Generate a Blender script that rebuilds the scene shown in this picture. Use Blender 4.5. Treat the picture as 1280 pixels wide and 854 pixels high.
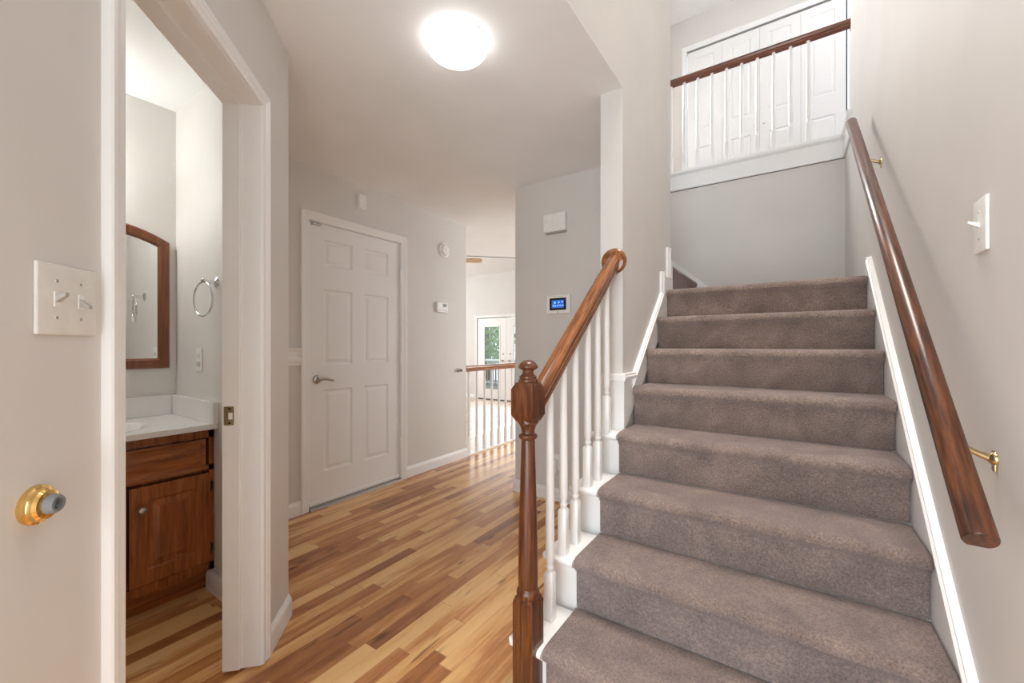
import bpy, bmesh, math, random
from mathutils import Vector, Matrix

random.seed(7)
for o in list(bpy.data.objects):
    bpy.data.objects.remove(o, do_unlink=True)
SC = bpy.context.scene
COL = SC.collection
PI = math.pi

# ------------------------------------------------------------------ camera
cam_d = bpy.data.cameras.new('camera')
cam_d.sensor_width = 36.0
cam_d.lens = 512.0 / 1280.0 * 36.0
cam_d.shift_y = 4.5 / 1280.0
cam_d.clip_start = 0.02
cam = bpy.data.objects.new('camera', cam_d)
cam.location = (0, 0, 1.16)
cam.rotation_euler = (PI / 2, 0, math.radians(34.05))
COL.objects.link(cam)
SC.camera = cam

# ------------------------------------------------------------------ view and world
SC.view_settings.view_transform = 'Standard'
SC.view_settings.look = 'None'
SC.view_settings.exposure = 0.62
SC.cycles.diffuse_bounces = 8
SC.cycles.max_bounces = 12
SC.view_settings.gamma = 1.0
SC.view_settings.use_curve_mapping = False
w = bpy.data.worlds.new('daylight'); SC.world = w
w.use_nodes = True
w.node_tree.nodes['Background'].inputs[0].default_value = (0.86, 0.93, 1.0, 1)
w.node_tree.nodes['Background'].inputs[1].default_value = 0.9

# ------------------------------------------------------------------ large area lights (patio door daylight, assumed lights and added fills)
def area(name, loc, target, sx, sy, watts, color):
    d = bpy.data.lights.new(name, 'AREA'); d.shape = 'RECTANGLE'; d.size = sx; d.size_y = sy
    d.energy = watts; d.color = color
    o = bpy.data.objects.new(name, d); COL.objects.link(o); o.location = loc
    o.rotation_euler = (Vector(target) - Vector(loc)).to_track_quat('-Z', 'Y').to_euler()
    return o
area('assumed_entry_daylight', (-0.20, -0.93, 1.05), (-0.9, 2.5, 1.35), 1.0, 1.9, 27, (0.87, 0.945, 1.0))  # assumed daylight from an unseen entry behind the camera
top_fill = area('stair_top_fill', (-0.15, 1.6, 5.12), (-0.15, 1.6, 0.0), 0.8, 1.6, 13, (1.0, 0.92, 0.84))  # warm overhead fill added to brighten the treads; no skylight there
top_fill.data.spread = math.radians(65)
area('assumed_upper_light', (-1.45, 4.46, 4.00), (-0.40, 1.91, 2.8), 0.6, 0.75, 56, (0.98, 0.97, 0.95))  # assumed light set to cast the wall handrail's shadow; no bedroom stands behind it
area('closet_fill', (0.95, 4.35, 4.95), (-0.5, 5.36, 3.8), 0.4, 0.4, 5.5, (1.0, 0.98, 0.95))  # unseen fill added to brighten the closet doors; no lamp stands here
area('hall_side_fill', (0.1, 5.6, 1.2), (-2.6, 2.6, 2.0), 2.4, 1.5, 72, (0.92, 0.97, 1.0))  # unseen fill added to lift the hall and its door wall
area('living_room_fill', (-8.6, 5.6, 1.6), (-3, 5.6, 1.5), 3.0, 2.4, 75, (0.97, 0.98, 1.0))  # unseen fill added to turn the far room near white
area('patio_door_daylight', (-5.6, 8.0, 1.0), (-4.6, 4, 0.6), 1.9, 2.0, 20, (0.97, 0.98, 1.0))

# ------------------------------------------------------------------ materials
def new_mat(name):
    m = bpy.data.materials.new(name); m.use_nodes = True
    nt = m.node_tree; b = nt.nodes['Principled BSDF']
    return m, nt, b
def N(nt, t, **k):
    n = nt.nodes.new(t)
    for a, v in k.items(): setattr(n, a, v)
    return n
def coords(nt, scale=(1, 1, 1), rot=(0, 0, 0)):
    tc = N(nt, 'ShaderNodeTexCoord'); mp = N(nt, 'ShaderNodeMapping')
    mp.inputs['Scale'].default_value = scale; mp.inputs['Rotation'].default_value = rot
    nt.links.new(tc.outputs['Object'], mp.inputs['Vector'])
    return mp.outputs['Vector']
def noise(nt, vec, scale, detail=3, rough=0.5, dist=0.0):
    n = N(nt, 'ShaderNodeTexNoise'); n.inputs['Scale'].default_value = scale
    n.inputs['Detail'].default_value = detail; n.inputs['Roughness'].default_value = rough
    n.inputs['Distortion'].default_value = dist
    nt.links.new(vec, n.inputs['Vector']); return n
def ramp(nt, fac, stops):
    r = N(nt, 'ShaderNodeValToRGB'); els = r.color_ramp.elements
    while len(els) < len(stops): els.new(0.5)
    for e, (p, c) in zip(els, stops): e.position = p; e.color = (*c, 1)
    nt.links.new(fac, r.inputs['Fac']); return r.outputs['Color']
def bump(nt, b, h, strength, dist=0.002):
    n = N(nt, 'ShaderNodeBump'); n.inputs['Strength'].default_value = strength
    n.inputs['Distance'].default_value = dist
    nt.links.new(h, n.inputs['Height']); nt.links.new(n.outputs['Normal'], b.inputs['Normal'])

def paint(name, col, rough=0.5, var=0.025, bmp=0.08, bscale=220):
    m, nt, b = new_mat(name)
    v = coords(nt)
    n = noise(nt, v, 3.0, 4)
    lo = tuple(c * (1 - var) for c in col); hi = tuple(min(1, c * (1 + var)) for c in col)
    nt.links.new(ramp(nt, n.outputs['Fac'], [(0.3, lo), (0.7, hi)]), b.inputs['Base Color'])
    b.inputs['Roughness'].default_value = rough
    if bmp:
        n2 = noise(nt, v, bscale, 2); bump(nt, b, n2.outputs['Fac'], bmp, 0.001)
    return m
def plain(name, col, rough=0.4, metal=0.0, emit=None, es=0.0):
    m, nt, b = new_mat(name)
    v = coords(nt); n = noise(nt, v, 40, 2)
    lo = tuple(c * 0.96 for c in col); hi = tuple(min(1, c * 1.04) for c in col)
    nt.links.new(ramp(nt, n.outputs['Fac'], [(0.3, lo), (0.7, hi)]), b.inputs['Base Color'])
    b.inputs['Roughness'].default_value = rough; b.inputs['Metallic'].default_value = metal
    if emit:
        b.inputs['Emission Color'].default_value = (*emit, 1); b.inputs['Emission Strength'].default_value = es
    return m
def wood(name, dark, mid, light, axis, rough=0.22, scale=1.0, coat=0.4, fig=0.10):
    m, nt, b = new_mat(name)
    s = {'x': (0.9, 14, 14), 'y': (14, 0.9, 14), 'z': (14, 14, 0.9),
         'yz': (14, 1.4, 1.4)}[axis] if axis != 'slope' else (14, 0.9, 14)
    tc = N(nt, 'ShaderNodeTexCoord'); mp = N(nt, 'ShaderNodeMapping')
    if axis == 'slope':
        m1 = N(nt, 'ShaderNodeMapping'); m1.inputs['Rotation'].default_value = (-math.atan(0.826), 0, 0)
        nt.links.new(tc.outputs['Object'], m1.inputs['Vector']); nt.links.new(m1.outputs['Vector'], mp.inputs['Vector'])
    else:
        nt.links.new(tc.outputs['Object'], mp.inputs['Vector'])
    mp.inputs['Scale'].default_value = tuple(q * scale for q in s)
    v = mp.outputs['Vector']
    n1 = noise(nt, v, 1.6, 3, 0.5, 0.8)
    # rings folded out of a smooth field give the cathedral figure
    mul = N(nt, 'ShaderNodeMath', operation='MULTIPLY'); mul.inputs[1].default_value = 9.0
    nt.links.new(n1.outputs['Fac'], mul.inputs[0])
    sn = N(nt, 'ShaderNodeMath', operation='SINE'); m2 = N(nt, 'ShaderNodeMath', operation='MULTIPLY'); m2.inputs[1].default_value = 3.0
    nt.links.new(mul.outputs[0], m2.inputs[0]); nt.links.new(m2.outputs[0], sn.inputs[0])
    n2 = noise(nt, v, 9.0, 5, 0.65)
    mx = N(nt, 'ShaderNodeMath', operation='MULTIPLY_ADD'); mx.inputs[1].default_value = fig
    nt.links.new(sn.outputs[0], mx.inputs[0]); nt.links.new(n2.outputs['Fac'], mx.inputs[2])
    nt.links.new(ramp(nt, mx.outputs[0], [(0.26, dark), (0.5, mid), (0.74, light)]), b.inputs['Base Color'])
    b.inputs['Roughness'].default_value = rough
    b.inputs['Coat Weight'].default_value = coat; b.inputs['Coat Roughness'].default_value = 0.12
    bump(nt, b, n2.outputs['Fac'], 0.05, 0.001)
    return m

M = {}
M['wall'] = paint('wall_paint', (0.69, 0.668, 0.643), 0.55)
M['bath_wall'] = paint('bathroom_paint', (0.76, 0.75, 0.725), 0.5)
M['ceiling'] = paint('ceiling_paint', (0.865, 0.88, 0.885), 0.7)
M['living_wall'] = paint('living_paint', (0.72, 0.71, 0.69), 0.6)
M['trim'] = paint('trim_paint', (0.87, 0.87, 0.865), 0.32, 0.01, 0)
M['door'] = paint('door_paint', (0.85, 0.848, 0.845), 0.32, 0.01, 0.03, 60)
M['plastic'] = plain('white_plastic', (0.86, 0.86, 0.83), 0.35)
M['ivory'] = plain('ivory_plastic', (0.76, 0.745, 0.70), 0.35)
M['grey_plastic'] = plain('grey_toggle', (0.42, 0.40, 0.37), 0.4)
M['slot'] = plain('dark_slot', (0.03, 0.03, 0.03), 0.6)
M['rubber'] = plain('grey_rubber', (0.20, 0.21, 0.22), 0.6)
M['brass'] = plain('polished_brass', (0.85, 0.56, 0.20), 0.14, 1.0)
M['dull_brass'] = plain('antique_brass', (0.56, 0.43, 0.24), 0.28, 1.0)
M['nickel'] = plain('satin_nickel', (0.50, 0.48, 0.46), 0.28, 1.0)
M['chrome'] = plain('chrome', (0.82, 0.83, 0.84), 0.07, 1.0)
M['sill'] = plain('aluminium_sill', (0.42, 0.40, 0.38), 0.4, 0.8)
M['dark_metal'] = plain('dark_bronze', (0.03, 0.025, 0.02), 0.35, 0.7)
M['mirror'] = plain('mirror_glass', (0.95, 0.955, 0.95), 0.0, 1.0)
for _l in list(M['mirror'].node_tree.nodes['Principled BSDF'].inputs['Base Color'].links): M['mirror'].node_tree.links.remove(_l)
M['mirror'].node_tree.nodes['Principled BSDF'].inputs['Base Color'].default_value = (0.93, 0.94, 0.935, 1)
M['marble'] = paint('cultured_marble', (0.85, 0.85, 0.84), 0.12, 0.02, 0)
M['oak'] = wood('oak_railing', (0.040, 0.011, 0.004), (0.105, 0.031, 0.010), (0.19, 0.063, 0.020), 'z', 0.34, 1.0, 0.15, 0.08)
M['oak_slope'] = wood('oak_sloped_rail', (0.10, 0.030, 0.009), (0.24, 0.080, 0.022), (0.38, 0.145, 0.042), 'slope', 0.2)
M['oak_dark_slope'] = wood('walnut_sloped_rail', (0.022, 0.007, 0.004), (0.078, 0.025, 0.010), (0.165, 0.054, 0.020), 'slope', 0.3, 1.0, 0.12)
M['oak_x'] = wood('oak_level_rail', (0.065, 0.015, 0.005), (0.15, 0.037, 0.011), (0.23, 0.066, 0.02), 'x', 0.28)
M['oak_y'] = wood('oak_far_rail', (0.16, 0.055, 0.02), (0.30, 0.115, 0.045), (0.42, 0.18, 0.075), 'y', 0.3)
M['cherry'] = wood('cherry_cabinet', (0.15, 0.038, 0.007), (0.32, 0.090, 0.017), (0.46, 0.150, 0.030), 'z', 0.25, 0.6, 0.4, 0.035)
M['cherry_y'] = wood('cherry_cabinet_crosswise', (0.15, 0.038, 0.007), (0.32, 0.090, 0.017), (0.46, 0.150, 0.030), 'y', 0.25, 0.6, 0.4, 0.035)
M['frame_wood'] = wood('mirror_frame_wood', (0.10, 0.026, 0.008), (0.20, 0.058, 0.018), (0.28, 0.09, 0.03), 'z', 0.3, 0.6, 0.3, 0.04)
M['blade'] = wood('maple_blade', (0.42, 0.27, 0.14), (0.55, 0.38, 0.21), (0.65, 0.48, 0.28), 'x', 0.4)
M['deck'] = paint('deck_boards', (0.35, 0.34, 0.33), 0.7)
M['bark'] = paint('bark', (0.13, 0.09, 0.06), 0.9)
M['lamp'] = plain('lamp_diffuser', (0.9, 0.9, 0.88), 0.4, 0, (0.98, 0.985, 0.975), 3.2)
M['screen_black'] = plain('screen_bezel', (0.01, 0.012, 0.02), 0.15)
M['screen'] = plain('screen_blue', (0.02, 0.08, 0.3), 0.2, 0, (0.03, 0.16, 0.75), 0.45)
M['icon'] = plain('screen_icon', (0.3, 0.5, 0.9), 0.3, 0, (0.15, 0.38, 0.95), 0.5)
M['lcd'] = plain('lcd', (0.16, 0.18, 0.16), 0.3)

def leaf_mat():
    m, nt, b = new_mat('leaves')
    v = coords(nt); n = noise(nt, v, 5, 4)
    nt.links.new(ramp(nt, n.outputs['Fac'], [(0.3, (0.06, 0.16, 0.03)), (0.5, (0.16, 0.34, 0.08)), (0.75, (0.34, 0.52, 0.16))]), b.inputs['Base Color'])
    b.inputs['Roughness'].default_value = 0.55
    return m
M['leaf'] = leaf_mat()
def glass_mat():
    m, nt, b = new_mat('window_glass')
    nt.nodes.remove(b)
    out = nt.nodes['Material Output']
    t = N(nt, 'ShaderNodeBsdfTransparent'); g = N(nt, 'ShaderNodeBsdfGlossy'); g.inputs['Roughness'].default_value = 0.02
    t.inputs['Color'].default_value = (0.94, 0.97, 0.96, 1)
    f = N(nt, 'ShaderNodeFresnel'); f.inputs['IOR'].default_value = 1.3
    mx = N(nt, 'ShaderNodeMixShader')
    nt.links.new(f.outputs[0], mx.inputs[0]); nt.links.new(t.outputs[0], mx.inputs[1]); nt.links.new(g.outputs[0], mx.inputs[2])
    nt.links.new(mx.outputs[0], out.inputs['Surface'])
    return m
M['glass'] = glass_mat()

def floor_mat(name, stops, width=0.062, rough=0.24):
    """Strip laminate: strips along Y, each strip cut into random lengths with its own tone, grain and heartwood."""
    m, nt, b = new_mat(name)
    tc = N(nt, 'ShaderNodeTexCoord'); sp = N(nt, 'ShaderNodeSeparateXYZ')
    nt.links.new(tc.outputs['Object'], sp.inputs[0])
    def math_(op, a, c=None, d=None):
        n = N(nt, 'ShaderNodeMath', operation=op)
        for i, q in enumerate((a, c, d)):
            if q is None: continue
            if isinstance(q, (int, float)): n.inputs[i].default_value = q
            else: nt.links.new(q, n.inputs[i])
        return n.outputs[0]
    X, Y = sp.outputs['X'], sp.outputs['Y']
    u = math_('DIVIDE', X, width); iu = math_('FLOOR', u); fu = math_('FRACT', u)
    wn = N(nt, 'ShaderNodeTexWhiteNoise', noise_dimensions='1D'); nt.links.new(iu, wn.inputs['W'])
    off = math_('MULTIPLY', wn.outputs['Value'], 7.3)
    # random strip length from a row-dependent scale
    ln = math_('MULTIPLY_ADD', wn.outputs['Value'], 0.38, 0.55)
    vv = math_('ADD', math_('DIVIDE', Y, ln), off); iv = math_('FLOOR', vv); fv = math_('FRACT', vv)
    cb = N(nt, 'ShaderNodeCombineXYZ'); nt.links.new(iu, cb.inputs[0]); nt.links.new(iv, cb.inputs[1])
    cell = N(nt, 'ShaderNodeTexWhiteNoise', noise_dimensions='3D'); nt.links.new(cb.outputs[0], cell.inputs['Vector'])
    # grain space, shifted per strip
    g = N(nt, 'ShaderNodeCombineXYZ')
    nt.links.new(math_('MULTIPLY', X, 16.0), g.inputs[0]); nt.links.new(math_('MULTIPLY', Y, 1.9), g.inputs[1])
    nt.links.new(math_('MULTIPLY', cell.outputs['Value'], 41.0), g.inputs[2])
    heart = noise(nt, g.outputs[0], 0.9, 4, 0.55, 0.6)
    fine = noise(nt, g.outputs[0], 7.0, 5, 0.7)
    tone = math_('MULTIPLY_ADD', math_('SUBTRACT', heart.outputs['Fac'], 0.5), 1.25, math_('MULTIPLY_ADD', cell.outputs['Value'], 0.68, 0.14))
    tone = math_('MULTIPLY_ADD', math_('SUBTRACT', fine.outputs['Fac'], 0.5), 0.28, tone)
    colr = ramp(nt, tone, stops)
    # small knots and dark mineral streaks
    kv = N(nt, 'ShaderNodeCombineXYZ')
    nt.links.new(math_('MULTIPLY', X, 9.0), kv.inputs[0]); nt.links.new(math_('MULTIPLY', Y, 3.0), kv.inputs[1])
    vor = N(nt, 'ShaderNodeTexVoronoi'); vor.inputs['Scale'].default_value = 0.75; nt.links.new(kv.outputs[0], vor.inputs['Vector'])
    kn = noise(nt, g.outputs[0], 3.0, 3)
    kd = math_('ADD', vor.outputs['Distance'], math_('MULTIPLY', math_('SUBTRACT', kn.outputs['Fac'], 0.5), 0.10))
    kmask = N(nt, 'ShaderNodeMapRange'); kmask.inputs['From Min'].default_value = 0.05; kmask.inputs['From Max'].default_value = 0.115
    kmask.inputs['To Min'].default_value = 0.75; kmask.inputs['To Max'].default_value = 0.0
    nt.links.new(kd, kmask.inputs['Value'])
    st = noise(nt, g.outputs[0], 1.7, 2, 0.5, 1.2)
    smask = N(nt, 'ShaderNodeMapRange'); smask.inputs['From Min'].default_value = 0.66; smask.inputs['From Max'].default_value = 0.74
    smask.inputs['To Max'].default_value = 0.62; nt.links.new(st.outputs['Fac'], smask.inputs['Value'])
    mk = math_('MAXIMUM', kmask.outputs[0], smask.outputs[0])
    mix = N(nt, 'ShaderNodeMix', data_type='RGBA'); nt.links.new(mk, mix.inputs['Factor'])
    nt.links.new(colr, mix.inputs['A']); mix.inputs['B'].default_value = (0.10, 0.035, 0.012, 1)
    # joint lines
    e1 = math_('LESS_THAN', fu, 0.018); e2 = math_('LESS_THAN', fv, 0.004)
    ee = math_('MULTIPLY', math_('MAXIMUM', e1, e2), 0.45)
    mix2 = N(nt, 'ShaderNodeMix', data_type='RGBA'); nt.links.new(ee, mix2.inputs['Factor'])
    nt.links.new(mix.outputs['Result'], mix2.inputs['A']); mix2.inputs['B'].default_value = (0.12, 0.05, 0.02, 1)
    nt.links.new(mix2.outputs['Result'], b.inputs['Base Color'])
    b.inputs['Roughness'].default_value = rough
    bump(nt, b, fine.outputs['Fac'], 0.03, 0.001)
    return m
M['floor'] = floor_mat('strip_laminate', [(0.02, (0.28, 0.105, 0.036)), (0.24, (0.44, 0.180, 0.062)), (0.42, (0.56, 0.255, 0.090)), (0.52, (0.70, 0.375, 0.145)), (0.70, (0.82, 0.50, 0.215)), (1.0, (0.85, 0.55, 0.26))])
M['living_floor'] = floor_mat('pale_laminate', [(0.0, (0.40, 0.28, 0.19)), (0.5, (0.55, 0.42, 0.31)), (1.0, (0.68, 0.56, 0.44))])

def carpet_mat():
    m, nt, b = new_mat('taupe_carpet')
    v = coords(nt)
    big = noise(nt, v, 7.0, 4, 0.6, 0.4); fine = noise(nt, v, 170, 4, 0.8); mid = noise(nt, v, 90, 3, 0.6)
    a = N(nt, 'ShaderNodeMath', operation='MULTIPLY_ADD'); a.inputs[1].default_value = 0.45
    nt.links.new(big.outputs['Fac'], a.inputs[0])
    c = N(nt, 'ShaderNodeMath', operation='MULTIPLY_ADD'); c.inputs[1].default_value = 0.95
    nt.links.new(fine.outputs['Fac'], c.inputs[0]); c.inputs[2].default_value = 0.0
    nt.links.new(c.outputs[0], a.inputs[2])
    nt.links.new(ramp(nt, a.outputs[0], [(0.46, (0.10, 0.067, 0.052)), (0.70, (0.292, 0.206, 0.163)), (0.94, (0.58, 0.425, 0.34))]), b.inputs['Base Color'])
    b.inputs['Roughness'].default_value = 0.95
    b.inputs['Sheen Weight'].default_value = 0.35; b.inputs['Sheen Roughness'].default_value = 0.5
    b.inputs['Sheen Tint'].default_value = (0.85, 0.85, 1.0, 1)
    h = N(nt, 'ShaderNodeMath', operation='MULTIPLY_ADD'); h.inputs[1].default_value = 0.6
    nt.links.new(mid.outputs['Fac'], h.inputs[0]); nt.links.new(fine.outputs['Fac'], h.inputs[2])
    bump(nt, b, h.outputs[0], 1.0, 0.010)
    return m
M['carpet'] = carpet_mat()

# ------------------------------------------------------------------ mesh helpers
class MB:
    """Collects shapes in world space; build() links them as ONE mesh object relative to its parent."""
    def __init__(self, xf=None):
        self.bm = bmesh.new(); self.xf = xf
    def _emit(self, vs, fs):
        if self.xf: vs = [self.xf(*v) for v in vs]
        bv = [self.bm.verts.new(v) for v in vs]
        for f in fs:
            try: self.bm.faces.new([bv[i] for i in f])
            except ValueError: pass
    def box(self, a, b, bev=0.0, seg=2):
        t = bmesh.new()
        lo = [min(p, q) for p, q in zip(a, b)]; hi = [max(p, q) for p, q in zip(a, b)]
        vs = [t.verts.new((x, y, z)) for x in (lo[0], hi[0]) for y in (lo[1], hi[1]) for z in (lo[2], hi[2])]
        for f in ((0, 1, 3, 2), (4, 6, 7, 5), (0, 4, 5, 1), (2, 3, 7, 6), (0, 2, 6, 4), (1, 5, 7, 3)):
            t.faces.new([vs[i] for i in f])
        if bev > 0:
            bmesh.ops.bevel(t, geom=list(t.edges), offset=bev, segments=seg, affect='EDGES', profile=0.6)
        t.verts.index_update()
        self._emit([tuple(v.co) for v in t.verts], [[v.index for v in f.verts] for f in t.faces]); t.free()
        return self
    def prism(self, poly, lo, hi, axis='z'):
        """poly of 2D points extruded along an axis: z -> (x,y), x -> (y,z), y -> (x,z)"""
        put = {'z': lambda p, q: (p[0], p[1], q), 'x': lambda p, q: (q, p[0], p[1]), 'y': lambda p, q: (p[0], q, p[1])}[axis]
        n = len(poly)
        vs = [put(p, lo) for p in poly] + [put(p, hi) for p in poly]
        fs = [list(range(n)), list(range(n, 2 * n))] + [[i, (i + 1) % n, n + (i + 1) % n, n + i] for i in range(n)]
        self._emit(vs, fs); return self
    def loft(self, rings, cap=True, closed=True):
        n = len(rings[0]); vs = [p for r in rings for p in r]; fs = []
        for k in range(len(rings) - 1):
            for i in range(n if closed else n - 1):
                j = (i + 1) % n
                fs.append([k * n + i, k * n + j, (k + 1) * n + j, (k + 1) * n + i])
        if cap:
            fs.append(list(range(n))); fs.append([(len(rings) - 1) * n + i for i in range(n)])
        self._emit(vs, fs); return self
    def lathe(self, c, prof, axis=(0, 0, 1), n=24, twist=0.0, cap=True):
        """prof: (radius, height) along axis from c"""
        q = Vector((0, 0, 1)).rotation_difference(Vector(axis).normalized())
        c = Vector(c); rings = []
        for r, hh in prof:
            r = max(r, 1e-4)
            rings.append([tuple(c + q @ Vector((r * math.cos(2 * PI * i / n + twist), r * math.sin(2 * PI * i / n + twist), hh))) for i in range(n)])
        return self.loft(rings, cap)
    def tube(self, pts, r, n=12, cap=True):
        pts = [Vector(p) for p in pts]; rings = []; up = None
        for i, p in enumerate(pts):
            d = (pts[min(i + 1, len(pts) - 1)] - pts[max(i - 1, 0)]).normalized()
            if up is None: up = d.orthogonal().normalized()
            up = (up - d * up.dot(d)).normalized(); sd = d.cross(up)
            rr = r[i] if isinstance(r, (list, tuple)) else r
            rings.append([tuple(p + rr * (math.cos(2 * PI * k / n) * up + math.sin(2 * PI * k / n) * sd)) for k in range(n)])
        return self.loft(rings, cap)
    def torus(self, c, R, r, axis, n=40, m=10):
        q = Vector((0, 0, 1)).rotation_difference(Vector(axis).normalized()); c = Vector(c); vs = []; fs = []
        for i in range(n):
            a = 2 * PI * i / n
            for k in range(m):
                b = 2 * PI * k / m
                vs.append(tuple(c + q @ Vector(((R + r * math.cos(b)) * math.cos(a), (R + r * math.cos(b)) * math.sin(a), r * math.sin(b)))))
        for i in range(n):
            for k in range(m):
                fs.append([i * m + k, ((i + 1) % n) * m + k, ((i + 1) % n) * m + (k + 1) % m, i * m + (k + 1) % m])
        self._emit(vs, fs); return self
    def build(self, name, mat, parent=None, smooth=None, kind=None):
        bmesh.ops.recalc_face_normals(self.bm, faces=list(self.bm.faces))
        off = world_loc(parent) if parent else Vector((0, 0, 0))
        for v in self.bm.verts: v.co -= off
        me = bpy.data.meshes.new(name); self.bm.to_mesh(me); self.bm.free()
        me.materials.append(mat)
        if smooth is not None:
            for p in me.polygons: p.use_smooth = True
            try: me.set_sharp_from_angle(angle=math.radians(smooth))
            except Exception: pass
        o = bpy.data.objects.new(name, me); COL.objects.link(o)
        if parent: o.parent = parent
        if kind: o['kind'] = kind
        return o
def world_loc(o):
    v = Vector(o.location)
    while o.parent:
        o = o.parent; v += Vector(o.location)
    return v
def tag(o, label, cat, group=None, kind=None):
    o['label'] = label; o['category'] = cat
    if group: o['group'] = group
    if kind: o['kind'] = kind
    return o
def thing(name, loc, label, cat, group=None, kind=None):
    o = bpy.data.objects.new(name, None); o.empty_display_size = 0.1
    o.location = loc; COL.objects.link(o)
    return tag(o, label, cat, group, kind)
def struct(name, mb, mat, label, cat):
    return tag(mb.build(name, mat), label, cat, kind='structure')
def rect_casing(mb, put, u0, u1, z0, z1, prof):
    """moulded casing round three sides of an opening; put(u, out, z) places it; prof: (width from opening, thickness)"""
    cols = [[], [], [], []]
    rings = []
    for (ww, t) in prof:
        rings.append([(u0 - ww, t, z0), (u0 - ww, t, z1 + ww), (u1 + ww, t, z1 + ww), (u1 + ww, t, z0)])
    n = len(rings); vs = [put(*p) for r in rings for p in r]; fs = []
    for k in range(n):
        for i in range(3):
            j = (k + 1) % n
            fs.append([k * 4 + i, k * 4 + i + 1, j * 4 + i + 1, j * 4 + i])
    fs.append([k * 4 for k in range(n)]); fs.append([k * 4 + 3 for k in range(n)])
    mb._emit(vs, fs)
def casing_prof(wd=0.057, t=0.017):
    return [(0.0, 0.0), (0.0, t * 0.55), (0.004, t * 0.62), (wd * 0.35, t * 0.62), (wd * 0.45, t * 0.8), (wd * 0.62, t * 0.86), (wd * 0.72, t), (wd * 0.92, t), (wd, t * 0.85), (wd, 0.0)]
def panel_slab(mb, put, u0, u1, z0, z1, thick, panels, inset=0.034, depth=0.009):
    """door slab: front face (out = 0) with raised panels, sides and back; put(u, out, z)"""
    us = sorted({u0, u1, *[p[0] for p in panels], *[p[1] for p in panels]})
    zs = sorted({z0, z1, *[p[2] for p in panels], *[p[3] for p in panels]})
    pset = {(round(p[0], 5), round(p[2], 5)): p for p in panels}
    vs = []; fs = []
    def quad(a):
        i = len(vs); vs.extend(put(*q) for q in a); fs.append([i, i + 1, i + 2, i + 3])
    covered = lambda uc, zc: any(p[0] < uc < p[1] and p[2] < zc < p[3] for p in panels)
    for i in range(len(us) - 1):
        for j in range(len(zs) - 1):
            if not covered((us[i] + us[i + 1]) / 2, (zs[j] + zs[j + 1]) / 2):
                quad([(us[i], 0, zs[j]), (us[i + 1], 0, zs[j]), (us[i + 1], 0, zs[j + 1]), (us[i], 0, zs[j + 1])])
    for (a, b, c, d) in panels:
        steps = [(0, 0), (inset * 0.22, -depth), (inset * 0.5, -depth), (inset, -depth * 0.2)]
        R = [[(a + s, o, c + s), (b - s, o, c + s), (b - s, o, d - s), (a + s, o, d - s)] for s, o in steps]
        for k in range(3):
            for i in range(4):
                j = (i + 1) % 4
                quad([R[k][i], R[k][j], R[k + 1][j], R[k + 1][i]])
        quad(R[3])
    t = -thick
    quad([(u0, t, z0), (u0, t, z1), (u1, t, z1), (u1, t, z0)])
    for p, q in (((u0, z0), (u1, z0)), ((u1, z0), (u1, z1)), ((u1, z1), (u0, z1)), ((u0, z1), (u0, z0))):
        quad([(p[0], 0, p[1]), (q[0], 0, q[1]), (q[0], t, q[1]), (p[0], t, p[1])])
    mb._emit(vs, fs)
BASE_PROF = [(0, 0), (0.013, 0), (0.013, 0.066), (0.010, 0.078), (0.006, 0.084), (0.004, 0.092), (0, 0.092)]
def base_run(mb, p0, p1, nrm, e0=0.0, e1=0.0):
    """baseboard from p0 to p1 (2D) on the wall with outward normal nrm; e0/e1: mitre, metres of end shift per metre of thickness"""
    p0 = Vector(p0); p1 = Vector(p1); d = (p1 - p0).normalized(); nn = Vector(nrm)
    r0 = [(*(p0 + nn * t - d * (t * e0)), z) for t, z in BASE_PROF]; r1 = [(*(p1 + nn * t + d * (t * e1)), z) for t, z in BASE_PROF]
    mb.loft([r0, r1])

# ------------------------------------------------------------------ key dimensions (metres)
H = 2.41                      # hall ceiling
NS = Vector((1, 1)) / math.sqrt(2); DS = Vector((-1, 1)) / math.sqrt(2); DW = -0.607
def W(s, off, z):             # a point on the angled wall: s along it, off out of it
    p = NS * (DW + off) + DS * s
    return (p.x, p.y, z)
def W2(s, off): return W(s, off, 0)[:2]
CORNER = (-1.775, 0.917)
XD = -2.775                   # wall with the white door
YB = 2.72                     # wall with the touch panel
XL, XR = -0.667, 0.347        # stairwell walls
YL = 3.909                    # wall behind the landing
UZ = 2.71                     # upper floor
UH = 5.15                     # upper ceiling
YC = 5.36                     # closet wall
RISE, RUN, Y1 = 0.19, 0.23, 1.135
NOSE = lambda k: Y1 + RUN * (k - 1)

# ------------------------------------------------------------------ the room
struct('floor', MB().prism([(-2.80, -1.4), (-0.96, -1.4), (-0.96, -3.3), (0.45, -3.3), (0.45, 4.0), (0.2, 4.0), (0.2, 6.2), (-2.80, 6.2)], -0.19, 0.0),
       M['floor'], 'strip laminate floor in cream and brown tones running through the hall', 'floor')
struct('floor_living', MB().box((-9, 3.2, -0.25), (-2.80, 8.12, -0.19)).box((-2.80, 6.2, -0.25), (0.2, 8.12, -0.19)), M['living_floor'],
       'sunlit pale plank floor of the sunken room behind the railing', 'floor')
struct('ceiling', MB().prism([(-0.96, -1.4), (-0.96, -3.3), (XL, -3.3), (XL, 1.944), (-0.70, 1.944), (-0.70, 2.80), (-1.5, 2.80), (-1.5, 4.0), (0.2, 4.0), (0.2, 8.2), (-1.5, 8.2), (-1.5, 6.67), (-4.92, 3.25), (-2.89, 3.25), (-2.89, -1.4)], H, H + 0.004),
       M['ceiling'], 'smooth white hall ceiling around the dome lamp', 'ceiling')
vz = lambda y: 2.93 + 0.42 * (8.117 - y)
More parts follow.
